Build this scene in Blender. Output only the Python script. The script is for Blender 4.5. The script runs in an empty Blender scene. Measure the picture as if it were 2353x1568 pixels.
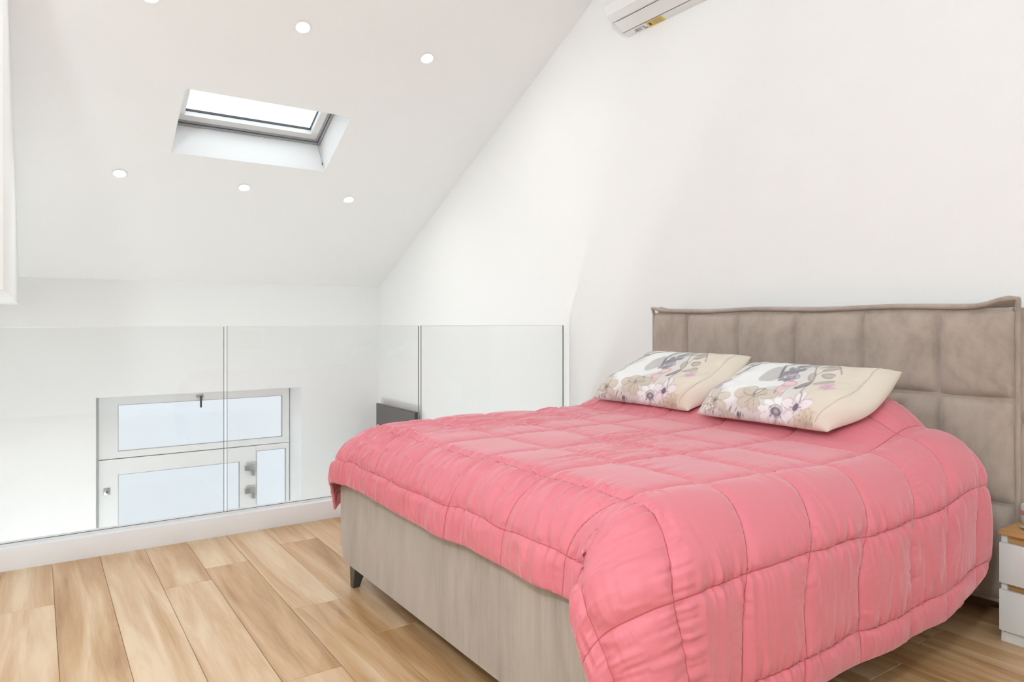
import bpy, bmesh, math, random
import numpy as np
from mathutils import Vector, Matrix

# ------------------------------------------------------------------ camera, world, exposure
scene = bpy.context.scene
C = scene.collection
EYE = 1.15
FOCAL_PX, FRAME_W, FRAME_H, HORIZON = 1600.0, 2353.0, 1568.0, 740.0
cam_data = bpy.data.cameras.new('camera')
cam = bpy.data.objects.new('camera', cam_data); C.objects.link(cam)
cam.location = (0, 0, EYE)
cam.rotation_euler = (math.pi / 2, 0, -math.radians(34.36))
cam_data.sensor_fit = 'HORIZONTAL'
cam_data.sensor_width = 36.0
cam_data.lens = 36.0 * FOCAL_PX / FRAME_W
cam_data.shift_y = -(FRAME_H / 2 - HORIZON) / FRAME_W
cam_data.clip_start = 0.02
scene.camera = cam

scene.view_settings.view_transform = 'Standard'
scene.view_settings.look = 'None'
scene.view_settings.gamma = 1.0
scene.view_settings.use_curve_mapping = False
scene.view_settings.exposure = 0.38
SPOT_POWER = 2.6       # each recessed spotlight
FILL_BACK_GLOW = 150.0       # added fill globe, unseen behind the camera
FILL_LOW_GLOW = 122.0        # added fill globe, unseen in the room below
scene.cycles.use_denoising = True
scene.cycles.use_light_tree = False
scene.cycles.use_adaptive_sampling = True
scene.cycles.adaptive_threshold = 0.03
scene.cycles.max_bounces = 8
scene.cycles.diffuse_bounces = 5
scene.cycles.glossy_bounces = 4
scene.cycles.transparent_max_bounces = 24
scene.cycles.caustics_reflective = False
scene.cycles.caustics_refractive = False
scene.cycles.sample_clamp_indirect = 6.0

# overcast sky: brightest at the zenith, even all round
world = bpy.data.worlds.new('overcast_sky'); scene.world = world
world.use_nodes = True
nt = world.node_tree; nt.nodes.clear()
w_out = nt.nodes.new('ShaderNodeOutputWorld'); w_bg = nt.nodes.new('ShaderNodeBackground')
w_tc = nt.nodes.new('ShaderNodeTexCoord'); w_sep = nt.nodes.new('ShaderNodeSeparateXYZ')
w_map = nt.nodes.new('ShaderNodeMapRange')
w_map.inputs['From Min'].default_value = 0.0; w_map.inputs['From Max'].default_value = 1.0
w_map.inputs['To Min'].default_value = 0.80; w_map.inputs['To Max'].default_value = 2.5
w_bg.inputs['Color'].default_value = (0.87, 0.94, 1.0, 1)
nt.links.new(w_tc.outputs['Generated'], w_sep.inputs[0])
nt.links.new(w_sep.outputs['Z'], w_map.inputs['Value'])
nt.links.new(w_map.outputs[0], w_bg.inputs['Strength'])
nt.links.new(w_bg.outputs[0], w_out.inputs[0])

# ------------------------------------------------------------------ room dimensions (metres)
WX = 3.26            # headboard wall
FY = 7.492           # far wall beyond the void
FZ = 1.546           # height where the sloping ceiling meets the far wall
SL = 0.502           # roof pitch
RIDGE = 1.2
LX = -3.0            # left wall
BY = -2.2            # back wall
EDGE = 3.963         # mezzanine kerb face
LOW = -2.6           # lower storey floor
def roof_z(y): return FZ + SL * (FY - y) if y >= RIDGE else FZ + SL * (FY - RIDGE) - SL * (RIDGE - y)
SN = Vector((0, SL, 1)).normalized()       # outward normal of the far roof slope
SD = Vector((0, 1, -SL)).normalized()      # down the slope

# ------------------------------------------------------------------ helpers
MATS = {}
def new_mat(name):
    m = bpy.data.materials.new(name); m.use_nodes = True
    MATS[name] = m
    return m, m.node_tree, m.node_tree.nodes['Principled BSDF']
def simple(name, col, rough=0.5, metal=0.0, spec=0.5, noise=None, bump=None, sheen=0.0):
    m, t, b = new_mat(name)
    b.inputs['Base Color'].default_value = (*col, 1)
    b.inputs['Roughness'].default_value = rough
    b.inputs['Metallic'].default_value = metal
    b.inputs['Specular IOR Level'].default_value = spec
    b.inputs['Sheen Weight'].default_value = sheen
    tc = t.nodes.new('ShaderNodeTexCoord')
    if noise:
        sc, amt = noise
        n = t.nodes.new('ShaderNodeTexNoise'); n.inputs['Scale'].default_value = sc; n.inputs['Detail'].default_value = 5
        t.links.new(tc.outputs['Object'], n.inputs['Vector'])
        mr = t.nodes.new('ShaderNodeMapRange'); mr.inputs['From Min'].default_value = .3; mr.inputs['From Max'].default_value = .7
        mr.inputs['To Min'].default_value = 1 - amt; mr.inputs['To Max'].default_value = 1 + amt
        t.links.new(n.outputs['Fac'], mr.inputs['Value'])
        vm = t.nodes.new('ShaderNodeVectorMath'); vm.operation = 'SCALE'
        vm.inputs[0].default_value = col
        t.links.new(mr.outputs[0], vm.inputs['Scale'])
        t.links.new(vm.outputs[0], b.inputs['Base Color'])
    if bump:
        sc, dist = bump
        n2 = t.nodes.new('ShaderNodeTexNoise'); n2.inputs['Scale'].default_value = sc; n2.inputs['Detail'].default_value = 3
        t.links.new(tc.outputs['Object'], n2.inputs['Vector'])
        bp = t.nodes.new('ShaderNodeBump'); bp.inputs['Distance'].default_value = dist; bp.inputs['Strength'].default_value = .6
        t.links.new(n2.outputs['Fac'], bp.inputs['Height']); t.links.new(bp.outputs[0], b.inputs['Normal'])
    return m

def put(name, me, mat=None, parent=None, loc=None):
    o = bpy.data.objects.new(name, me); C.objects.link(o)
    if mat is not None and not me.materials: me.materials.append(MATS[mat] if isinstance(mat, str) else mat)
    if parent is not None: o.parent = parent
    if loc is not None: o.location = loc
    return o
def from_bm(name, bm, mat, parent=None, smooth=False, loc=None):
    bmesh.ops.recalc_face_normals(bm, faces=bm.faces)
    me = bpy.data.meshes.new(name); bm.to_mesh(me); bm.free()
    if smooth: me.shade_smooth()
    return put(name, me, mat, parent, loc)
def shade_auto(o, ang=40):
    o.data.shade_smooth()
    try: o.data.set_sharp_from_angle(angle=math.radians(ang))
    except Exception: pass
    return o
def bm_box(bm, x0, x1, y0, y1, z0, z1):
    vs = [bm.verts.new(p) for p in ((x0,y0,z0),(x1,y0,z0),(x1,y1,z0),(x0,y1,z0),(x0,y0,z1),(x1,y0,z1),(x1,y1,z1),(x0,y1,z1))]
    for f in ((0,3,2,1),(4,5,6,7),(0,1,5,4),(1,2,6,5),(2,3,7,6),(3,0,4,7)): bm.faces.new([vs[i] for i in f])
    return vs
def box(name, x0, x1, y0, y1, z0, z1, mat, parent=None, bevel=0.0, seg=2):
    bm = bmesh.new(); bm_box(bm, x0, x1, y0, y1, z0, z1)
    if bevel > 0: bmesh.ops.bevel(bm, geom=list(bm.edges), offset=bevel, segments=seg, profile=.6, affect='EDGES')
    o = from_bm(name, bm, mat, parent)
    if bevel > 0: shade_auto(o)
    return o
def obox(name, origin, ax, ay, az, mat, parent=None, bevel=0.0):
    """box spanned by three vectors from origin"""
    bm = bmesh.new(); o = Vector(origin); ax, ay, az = Vector(ax), Vector(ay), Vector(az)
    P = [o, o+ax, o+ax+ay, o+ay]; P += [p + az for p in P]
    vs = [bm.verts.new(p) for p in P]
    for f in ((0,3,2,1),(4,5,6,7),(0,1,5,4),(1,2,6,5),(2,3,7,6),(3,0,4,7)): bm.faces.new([vs[i] for i in f])
    if bevel > 0: bmesh.ops.bevel(bm, geom=list(bm.edges), offset=bevel, segments=2, profile=.6, affect='EDGES')
    ob = from_bm(name, bm, mat, parent)
    if bevel > 0: shade_auto(ob)
    return ob
def prism(name, poly, axis, a0, a1, mat, parent=None, bevel=0.0):
    """extrude a 2-D outline along an axis; axis 'x': (y,z), 'y': (x,z), 'z': (x,y)"""
    bm = bmesh.new()
    def mk(p, a): return (a, p[0], p[1]) if axis == 'x' else (p[0], a, p[1]) if axis == 'y' else (p[0], p[1], a)
    A = [bm.verts.new(mk(p, a0)) for p in poly]; B = [bm.verts.new(mk(p, a1)) for p in poly]
    n = len(poly)
    bm.faces.new(A); bm.faces.new(B[::-1])
    for i in range(n): bm.faces.new((A[i], B[i], B[(i+1) % n], A[(i+1) % n]))
    if bevel > 0: bmesh.ops.bevel(bm, geom=list(bm.edges), offset=bevel, segments=2, profile=.6, affect='EDGES')
    o = from_bm(name, bm, mat, parent)
    if bevel > 0: shade_auto(o)
    return o
def tube(name, pts, rad, mat, parent=None, n=10, cap=True):
    bm = bmesh.new(); rings = []
    pts = [Vector(p) for p in pts]
    for i, p in enumerate(pts):
        d = (pts[min(i+1, len(pts)-1)] - pts[max(i-1, 0)]).normalized()
        u = d.cross(Vector((0, 0, 1)));
        if u.length < 1e-3: u = d.cross(Vector((1, 0, 0)))
        u.normalize(); v = d.cross(u)
        r = rad[i] if hasattr(rad, '__len__') else rad
        rings.append([bm.verts.new(p + (u*math.cos(2*math.pi*k/n) + v*math.sin(2*math.pi*k/n))*r) for k in range(n)])
    for a, b in zip(rings, rings[1:]):
        for k in range(n): bm.faces.new((a[k], a[(k+1) % n], b[(k+1) % n], b[k]))
    if cap: bm.faces.new(rings[0]); bm.faces.new(rings[-1][::-1])
    o = from_bm(name, bm, mat, parent); return shade_auto(o, 60)
def lathe(name, prof, mat, parent=None, n=32, M=None, closed=True):
    bm = bmesh.new(); rings = []
    for r, z in prof:
        rings.append([bm.verts.new((r*math.cos(2*math.pi*k/n), r*math.sin(2*math.pi*k/n), z)) for k in range(n)])
    for a, b in zip(rings, rings[1:]):
        for k in range(n): bm.faces.new((a[k], a[(k+1) % n], b[(k+1) % n], b[k]))
    if closed:
        bm.faces.new(rings[0]); bm.faces.new(rings[-1][::-1])
    if M is not None: bmesh.ops.transform(bm, matrix=M, verts=bm.verts)
    o = from_bm(name, bm, mat, parent); return shade_auto(o, 40)
def grid_mesh(name, P, mat, parent=None, smooth=True, attrs=None, wrap=False):
    """P: (n, m, 3) array of points -> quad mesh"""
    n, m = P.shape[:2]
    idx = np.arange(n*m).reshape(n, m)
    q = np.stack([idx[:-1, :-1], idx[1:, :-1], idx[1:, 1:], idx[:-1, 1:]], -1).reshape(-1, 4)
    me = bpy.data.meshes.new(name)
    me.vertices.add(n*m); me.vertices.foreach_set('co', P.reshape(-1).astype(np.float32))
    me.loops.add(q.size); me.loops.foreach_set('vertex_index', q.reshape(-1).astype(np.int32))
    me.polygons.add(len(q)); me.polygons.foreach_set('loop_start', (np.arange(len(q))*4).astype(np.int32))
    me.update(calc_edges=True); me.validate()
    if smooth: me.shade_smooth()
    for k, (typ, val) in (attrs or {}).items():
        a = me.attributes.new(k, typ, 'POINT')
        a.data.foreach_set('color' if typ == 'FLOAT_COLOR' else 'value', val.reshape(-1).astype(np.float32))
    return put(name, me, mat, parent)
def empty(name, loc=(0, 0, 0), label=None, cat=None, group=None, kind=None):
    o = bpy.data.objects.new(name, None); C.objects.link(o); o.location = loc; o.empty_display_size = .05
    tag(o, label, cat, group, kind); return o
def tag(o, label=None, cat=None, group=None, kind=None):
    if label: o['label'] = label
    if cat: o['category'] = cat
    if group: o['group'] = group
    if kind: o['kind'] = kind
    return o
def adopt(parent, *obs):
    """parent keeping world placement (parts are modelled in world coordinates)"""
    inv = Matrix.Translation(-Vector(parent.location))
    for o in obs:
        o.parent = parent; o.matrix_parent_inverse = inv
    return obs[-1]
def sstep(a, b, x):
    t = np.clip((x - a) / (b - a), 0, 1); return t*t*(3 - 2*t)
def vnoise(x, y, seed=0):
    """smooth value noise in -1..1"""
    xi, yi = np.floor(x).astype(np.int64), np.floor(y).astype(np.int64)
    fx, fy = x - xi, y - yi
    fx = fx*fx*fx*(fx*(fx*6-15)+10); fy = fy*fy*fy*(fy*(fy*6-15)+10)
    def hsh(a, b):
        k = (a*374761393 + b*668265263 + seed*974634533) & 0xffffffff
        k = ((k ^ (k >> 13))*1274126177) & 0xffffffff
        k = k ^ (k >> 16)
        return (k & 0xffff)/32767.5 - 1
    a = hsh(xi, yi)*(1-fx) + hsh(xi+1, yi)*fx
    b = hsh(xi, yi+1)*(1-fx) + hsh(xi+1, yi+1)*fx
    return a*(1-fy) + b*fy

# ------------------------------------------------------------------ materials
simple('wall_paint', (0.87, 0.87, 0.862), .75, spec=.25)
simple('kerb_paint', (0.85, 0.865, 0.885), .45, noise=(2, .01))
simple('window_white', (0.83, 0.83, 0.82), .35)
simple('white_lacquer', (0.76, 0.76, 0.755), .35, noise=(3, .01))
simple('plastic_white', (0.78, 0.78, 0.77), .35)
simple('grey_alu', (0.42, 0.42, 0.43), .4, metal=.3)
simple('gasket', (0.06, 0.06, 0.065), .6)
simple('steel', (0.45, 0.45, 0.45), .35, metal=.8)
simple('dark_metal', (0.10, 0.098, 0.092), .4, metal=.6)
simple('screen_black', (0.035, 0.037, 0.037), .25)
simple('grout', (0.36, 0.27, 0.18), .8)
simple('lower_floor', (0.42, 0.33, 0.24), .4, noise=(3, .08))
simple('glass_edge', (0.80, 0.83, 0.82), .15)
simple('glass_side', (0.22, 0.24, 0.24), .2)
simple('residue', (0.85, 0.85, 0.84), .7)
simple('sticker_yellow', (0.72, 0.50, 0.07), .5, noise=(160, .18))
simple('ink_light', (0.52, 0.52, 0.51), .6)
simple('ink_grey', (0.30, 0.30, 0.30), .6)
simple('ink_dark', (0.10, 0.09, 0.05), .6)
simple('mattress_cloth', (0.70, 0.69, 0.66), .8)
simple('piping_velvet', (0.20, 0.155, 0.125), .7, sheen=.2)
simple('tin_white', (0.74, 0.70, 0.66), .4)
simple('tin_pink', (0.62, 0.22, 0.24), .4)

def velvet(name, col, streak):
    m, t, b = new_mat(name)
    tc = t.nodes.new('ShaderNodeTexCoord'); mp = t.nodes.new('ShaderNodeMapping'); mp.inputs['Scale'].default_value = streak
    n1 = t.nodes.new('ShaderNodeTexNoise'); n1.inputs['Scale'].default_value = 2.6; n1.inputs['Detail'].default_value = 7; n1.inputs['Roughness'].default_value = .62
    n1.inputs['Distortion'].default_value = .6
    t.links.new(tc.outputs['Object'], mp.inputs[0]); t.links.new(mp.outputs[0], n1.inputs['Vector'])
    cr = t.nodes.new('ShaderNodeValToRGB')
    e = cr.color_ramp.elements
    e[0].position = .28; e[0].color = (col[0]*.80, col[1]*.79, col[2]*.77, 1)
    e[1].position = .74; e[1].color = (col[0]*1.16, col[1]*1.16, col[2]*1.16, 1)
    mid = cr.color_ramp.elements.new(.5); mid.color = (*col, 1)
    mp2 = t.nodes.new('ShaderNodeMapping'); mp2.inputs['Scale'].default_value = (streak[0]*7, streak[1]*7, streak[2]*4)
    n3 = t.nodes.new('ShaderNodeTexNoise'); n3.inputs['Scale'].default_value = 3.0; n3.inputs['Detail'].default_value = 4
    t.links.new(tc.outputs['Object'], mp2.inputs[0]); t.links.new(mp2.outputs[0], n3.inputs['Vector'])
    ad = t.nodes.new('ShaderNodeMath'); ad.operation = 'MULTIPLY_ADD'; ad.inputs[1].default_value = .34; ad.use_clamp = True
    sb = t.nodes.new('ShaderNodeMath'); sb.operation = 'SUBTRACT'; sb.inputs[1].default_value = .17
    t.links.new(n3.outputs['Fac'], ad.inputs[0]); t.links.new(n1.outputs['Fac'], sb.inputs[0]); t.links.new(sb.outputs[0], ad.inputs[2])
    t.links.new(ad.outputs[0], cr.inputs[0]); t.links.new(cr.outputs[0], b.inputs['Base Color'])
    b.inputs['Roughness'].default_value = .8; b.inputs['Specular IOR Level'].default_value = .15
    b.inputs['Sheen Weight'].default_value = .35; b.inputs['Sheen Roughness'].default_value = .45
    n2 = t.nodes.new('ShaderNodeTexNoise'); n2.inputs['Scale'].default_value = 420; n2.inputs['Detail'].default_value = 2
    t.links.new(tc.outputs['Object'], n2.inputs['Vector'])
    bp = t.nodes.new('ShaderNodeBump'); bp.inputs['Distance'].default_value = .0012; bp.inputs['Strength'].default_value = .5
    t.links.new(n2.outputs['Fac'], bp.inputs['Height']); t.links.new(bp.outputs[0], b.inputs['Normal'])
    return m
velvet('velvet_headboard', (0.415, 0.345, 0.293), (1.5, 1.5, 1.5))
velvet('velvet_frame', (0.445, 0.385, 0.33), (1.6, 2.6, .55))

def comforter_mat():
    m, t, b = new_mat('comforter_satin')
    mn = t.nodes.new('ShaderNodeMath'); mn.operation = 'MINIMUM'
    for k, nm in enumerate(('row', 'column')):       # stitching thread along the quilting lines
        at = t.nodes.new('ShaderNodeAttribute'); at.attribute_name = nm
        pp = t.nodes.new('ShaderNodeMath'); pp.operation = 'PINGPONG'; pp.inputs[1].default_value = .5
        t.links.new(at.outputs['Fac'], pp.inputs[0]); t.links.new(pp.outputs[0], mn.inputs[k])
    mr = t.nodes.new('ShaderNodeMapRange'); mr.interpolation_type = 'SMOOTHSTEP'
    mr.inputs['From Min'].default_value = .0030; mr.inputs['From Max'].default_value = .0085
    t.links.new(mn.outputs[0], mr.inputs['Value'])
    mix = t.nodes.new('ShaderNodeMix'); mix.data_type = 'RGBA'
    mix.inputs['A'].default_value = (0.46, 0.075, 0.09, 1); mix.inputs['B'].default_value = (0.665, 0.185, 0.222, 1)
    t.links.new(mr.outputs[0], mix.inputs['Factor']); t.links.new(mix.outputs['Result'], b.inputs['Base Color'])
    b.inputs['Roughness'].default_value = .55; b.inputs['Specular IOR Level'].default_value = .35
    b.inputs['Sheen Weight'].default_value = .5; b.inputs['Sheen Roughness'].default_value = .4
    b.inputs['Sheen Tint'].default_value = (1, .86, .90, 1)
    return m
comforter_mat()

def print_mat():
    m, t, b = new_mat('pillow_print')
    at = t.nodes.new('ShaderNodeAttribute'); at.attribute_name = 'print'
    tc = t.nodes.new('ShaderNodeTexCoord')
    t.links.new(at.outputs['Color'], b.inputs['Base Color'])
    b.inputs['Roughness'].default_value = .75; b.inputs['Specular IOR Level'].default_value = .2
    b.inputs['Sheen Weight'].default_value = .1
    n2 = t.nodes.new('ShaderNodeTexNoise'); n2.inputs['Scale'].default_value = 700
    t.links.new(tc.outputs['Object'], n2.inputs['Vector'])
    bp = t.nodes.new('ShaderNodeBump'); bp.inputs['Distance'].default_value = .0005; bp.inputs['Strength'].default_value = .4
    t.links.new(n2.outputs['Fac'], bp.inputs['Height']); t.links.new(bp.outputs[0], b.inputs['Normal'])
print_mat()

def wood_mat(name, dark, mid, light, rough, along='Y', scale=1.0, spec=.5):
    m, t, b = new_mat(name)
    tc = t.nodes.new('ShaderNodeTexCoord'); oi = t.nodes.new('ShaderNodeObjectInfo')
    off = t.nodes.new('ShaderNodeVectorMath'); off.operation = 'SCALE'; off.inputs[0].default_value = (17.3, 31.7, 5.1)
    t.links.new(oi.outputs['Random'], off.inputs['Scale'])
    add = t.nodes.new('ShaderNodeVectorMath'); add.operation = 'ADD'
    t.links.new(tc.outputs['Object'], add.inputs[0]); t.links.new(off.outputs[0], add.inputs[1])
    mp = t.nodes.new('ShaderNodeMapping')
    mp.inputs['Scale'].default_value = (7*scale, .5*scale, 7*scale) if along == 'Y' else (.8*scale, 7*scale, 7*scale)
    t.links.new(add.outputs[0], mp.inputs[0])
    n1 = t.nodes.new('ShaderNodeTexNoise'); n1.inputs['Scale'].default_value = 1.6; n1.inputs['Detail'].default_value = 6
    n1.inputs['Roughness'].default_value = .55; n1.inputs['Distortion'].default_value = .9
    t.links.new(mp.outputs[0], n1.inputs['Vector'])
    n3 = t.nodes.new('ShaderNodeTexNoise'); n3.inputs['Scale'].default_value = 14; n3.inputs['Detail'].default_value = 3
    t.links.new(mp.outputs[0], n3.inputs['Vector'])
    mx = t.nodes.new('ShaderNodeMath'); mx.operation = 'MULTIPLY_ADD'; mx.inputs[1].default_value = .15
    t.links.new(n3.outputs['Fac'], mx.inputs[0]); t.links.new(n1.outputs['Fac'], mx.inputs[2])
    ov = t.nodes.new('ShaderNodeMath'); ov.operation = 'MULTIPLY_ADD'; ov.inputs[1].default_value = .16
    t.links.new(oi.outputs['Random'], ov.inputs[0]); t.links.new(mx.outputs[0], ov.inputs[2])
    cr = t.nodes.new('ShaderNodeValToRGB'); e = cr.color_ramp.elements
    e[0].position = .43; e[0].color = (*dark, 1); e[1].position = .87; e[1].color = (*light, 1)
    k = cr.color_ramp.elements.new(.62); k.color = (*mid, 1)
    t.links.new(ov.outputs[0], cr.inputs[0]); t.links.new(cr.outputs[0], b.inputs['Base Color'])
    b.inputs['Roughness'].default_value = rough; b.inputs['Specular IOR Level'].default_value = spec
    return m
wood_mat('plank_tile', (0.36, 0.185, 0.07), (0.55, 0.34, 0.17), (0.74, 0.56, 0.37), .34, spec=.6)
wood_mat('skirting_tile', (0.22, 0.11, 0.045), (0.35, 0.20, 0.10), (0.45, 0.30, 0.18), .4)
wood_mat('oak_top', (0.42, 0.22, 0.075), (0.55, 0.31, 0.12), (0.62, 0.38, 0.17), .4)

def glass_mat(name, tint, f0=.03, rough=.0):
    m = bpy.data.materials.new(name); m.use_nodes = True; MATS[name] = m
    t = m.node_tree; t.nodes.clear()
    out = t.nodes.new('ShaderNodeOutputMaterial'); mix = t.nodes.new('ShaderNodeMixShader')
    tr = t.nodes.new('ShaderNodeBsdfTransparent'); gl = t.nodes.new('ShaderNodeBsdfGlossy'); lw = t.nodes.new('ShaderNodeLayerWeight')
    lw.inputs['Blend'].default_value = .5
    pw = t.nodes.new('ShaderNodeMath'); pw.operation = 'POWER'; pw.inputs[1].default_value = 5.0
    ma = t.nodes.new('ShaderNodeMath'); ma.operation = 'MULTIPLY_ADD'; ma.inputs[1].default_value = 1 - f0; ma.inputs[2].default_value = f0
    tr.inputs['Color'].default_value = (*tint, 1); gl.inputs['Roughness'].default_value = rough
    t.links.new(lw.outputs['Facing'], pw.inputs[0]); t.links.new(pw.outputs[0], ma.inputs[0])
    t.links.new(ma.outputs[0], mix.inputs[0]); t.links.new(tr.outputs[0], mix.inputs[1]); t.links.new(gl.outputs[0], mix.inputs[2])
    t.links.new(mix.outputs[0], out.inputs[0])
glass_mat('balustrade_glass', (0.968, 0.974, 0.974), .03)
glass_mat('window_glass', (0.985, 0.99, 0.99), .03)
glass_mat('roof_glass', (0.99, 1.0, 1.0), .02)
def emit(name, col, s):
    m = bpy.data.materials.new(name); m.use_nodes = True; MATS[name] = m
    t = m.node_tree; t.nodes.clear()
    out = t.nodes.new('ShaderNodeOutputMaterial'); e = t.nodes.new('ShaderNodeEmission')
    e.inputs['Color'].default_value = (*col, 1); e.inputs['Strength'].default_value = s
    t.links.new(e.outputs[0], out.inputs[0])
emit('lamp_glow', (1.0, 0.98, 0.94), 12.0); MATS['lamp_glow'].cycles.emission_sampling = 'NONE'

# ------------------------------------------------------------------ structure
T = .12
# headboard wall and opposite wall: gable outlines in (y, z)
gable = [(BY, LOW), (FY, LOW), (FY, FZ), (RIDGE, roof_z(RIDGE)), (BY, roof_z(BY))]
tag(prism('wall_right', gable, 'x', WX, WX + T, 'wall_paint'), kind='structure')
tag(prism('wall_left', gable, 'x', LX - T, LX, 'wall_paint'), kind='structure')
tag(box('wall_back', LX, WX, BY - T, BY, LOW, roof_z(BY) + .2, 'wall_paint'), kind='structure')
# far wall with the window opening
OX0, OX1, OZ0, OZ1 = .459, 2.364, -1.30, .444
FT = .52
bm = bmesh.new()
bm_box(bm, LX, OX0, FY, FY + FT, LOW, FZ)
bm_box(bm, OX1, WX + T, FY, FY + FT, LOW, FZ)
bm_box(bm, OX0, OX1, FY, FY + FT, OZ1, FZ)
bm_box(bm, OX0, OX1, FY, FY + FT, LOW, OZ0)
tag(from_bm('wall_far', bm, 'wall_paint'), kind='structure')
# sloping ceiling with the roof-light shaft
SKX0, SKX1, SKY0, SKY1, SKD = .835, 2.012, 5.135, 5.750, .30
def slope_pt(x, y, off=0.0): return Vector((x, y, FZ + SL*(FY - y))) + SN*off
bm = bmesh.new()
def slope_slab(bm, x0, x1, y0, y1, t0=0.0, t1=SKD + .02):
    q = [slope_pt(x0, y0, t0), slope_pt(x1, y0, t0), slope_pt(x1, y1, t0), slope_pt(x0, y1, t0)]
    q += [slope_pt(x0, y0, t1), slope_pt(x1, y0, t1), slope_pt(x1, y1, t1), slope_pt(x0, y1, t1)]
    vs = [bm.verts.new(p) for p in q]
    for f in ((0,3,2,1),(4,5,6,7),(0,1,5,4),(1,2,6,5),(2,3,7,6),(3,0,4,7)): bm.faces.new([vs[i] for i in f])
slope_slab(bm, LX, WX, RIDGE - .1, SKY0)
slope_slab(bm, LX, WX, SKY1, FY + .55)
slope_slab(bm, LX, SKX0, SKY0, SKY1)
slope_slab(bm, SKX1, WX, SKY0, SKY1)
tag(from_bm('ceiling', bm, 'wall_paint'), kind='structure')
# ceiling slope behind the camera
prz = roof_z(RIDGE); pbz = roof_z(BY)
o = prism('ceiling_behind', [(RIDGE, prz), (BY - .12, pbz - .12*SL), (BY - .12, pbz - .12*SL + .2), (RIDGE, prz + .2)], 'x', LX, WX, 'wall_paint')
tag(o, kind='structure')
# boxed beam on the left, under the slope
bx1, bz = -.1245, 1.30
by0 = EDGE
o = prism('trim_1', [(FY, bz), (FY, FZ), (by0, roof_z(by0)), (by0, bz)], 'x', LX, bx1, 'wall_paint')
tag(o, kind='structure')
# mezzanine slab with its fascia, lower storey floor
tag(box('trim_2', LX, WX, BY, 4.10, -.27, -.012, 'wall_paint'), kind='structure')
tag(box('floor_lower', LX, WX, BY, FY, LOW - .1, LOW, 'lower_floor'), kind='structure')
# kerb under the glass
kerb = box('trim_3', LX, WX, EDGE, 4.10, -.012, .104, 'kerb_paint', bevel=.004)
tag(kerb, kind='structure')

# floor of plank tiles
floor = box('floor', LX, WX, BY, EDGE, -.012, -.0035, 'grout'); tag(floor, kind='structure')
PW, PL, PX0 = .1955, 1.239, .845
joints = {-1: 3.48, 0: 2.79, 1: 3.645, -2: 3.318, -3: 2.33, -4: 2.40, -5: 3.39, 9: 1.236, 2: 2.98, 3: 2.25, 8: 2.10, 10: 1.62, 11: .86, 12: 1.5}
rnd = random.Random(4)
plank_meshes = {}
def plank_mesh(w, l):
    key = (round(w, 3), round(l, 3))
    if key not in plank_meshes:
        bm = bmesh.new(); bm_box(bm, -w/2, w/2, -l/2, l/2, -.0085, 0)
        top = [e for e in bm.edges if all(abs(v.co.z) < 1e-6 for v in e.verts)]
        bmesh.ops.bevel(bm, geom=top, offset=.0012, segments=1, affect='EDGES')
        bmesh.ops.recalc_face_normals(bm, faces=bm.faces)
        me = bpy.data.meshes.new('plank'); bm.to_mesh(me); bm.free(); me.materials.append(MATS['plank_tile'])
        plank_meshes[key] = me
    return plank_meshes[key]
GAP = .0014
for k in range(-9, 13):
    x0 = PX0 + PW*k; x1 = min(x0 + PW, WX)
    j = joints.get(k, rnd.uniform(.2, 1.4))
    ys = [EDGE]
    y = j
    while y + PL < EDGE - .02 and k not in (-3, -4): y += PL
    while y > -1.0: ys.append(y); y -= PL
    ys.append(max(y, BY + .01))
    for a, b_ in zip(ys, ys[1:]):
        l = a - b_ - GAP
        if l < .03: continue
        p = bpy.data.objects.new('plank', plank_mesh(x1 - x0 - GAP, l)); C.objects.link(p)
        p.parent = floor; p.location = ((x0 + x1)/2, (a + b_)/2, 0)
# tile skirting on the headboard wall
tag(box('baseboard_right', WX - .012, WX, BY, EDGE, 0, .082, 'skirting_tile', bevel=.002), kind='structure')

# ------------------------------------------------------------------ far window
Yf = 7.885
win = empty('window_1', ((OX0+OX1)/2, Yf, OZ0), kind='structure')
def wbox(name, x0, x1, z0, z1, y0=Yf, d=.05, mat='window_white', bev=.004, par=None):
    o = box(name, x0, x1, y0, y0 + d, z0, z1, mat, bevel=bev)
    adopt(par or win, o); return o
# fixed outer frame
wbox('frame_jamb', .42, .53, OZ0, .47, Yf + .03, .06)
wbox('frame_jamb', 2.325, 2.40, OZ0, .47, Yf + .03, .06)
wbox('frame_head', .53, 2.325, .40, .47, Yf + .03, .06)
wbox('frame_transom', .53, 2.325, -.235, -.17, Yf + .025, .06)
wbox('frame_sill', .53, 2.325, OZ0, OZ0 + .06, Yf + .03, .06)
# upper tilting sash
up = empty('sash', (1.4, Yf, -.16)); adopt(win, up)
def sash_part(name, par, x0, x1, z0, z1, y0, d, mat='window_white', bev=.003):
    o = box(name, x0, x1, y0, y0 + d, z0, z1, mat, bevel=bev); return o
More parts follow.
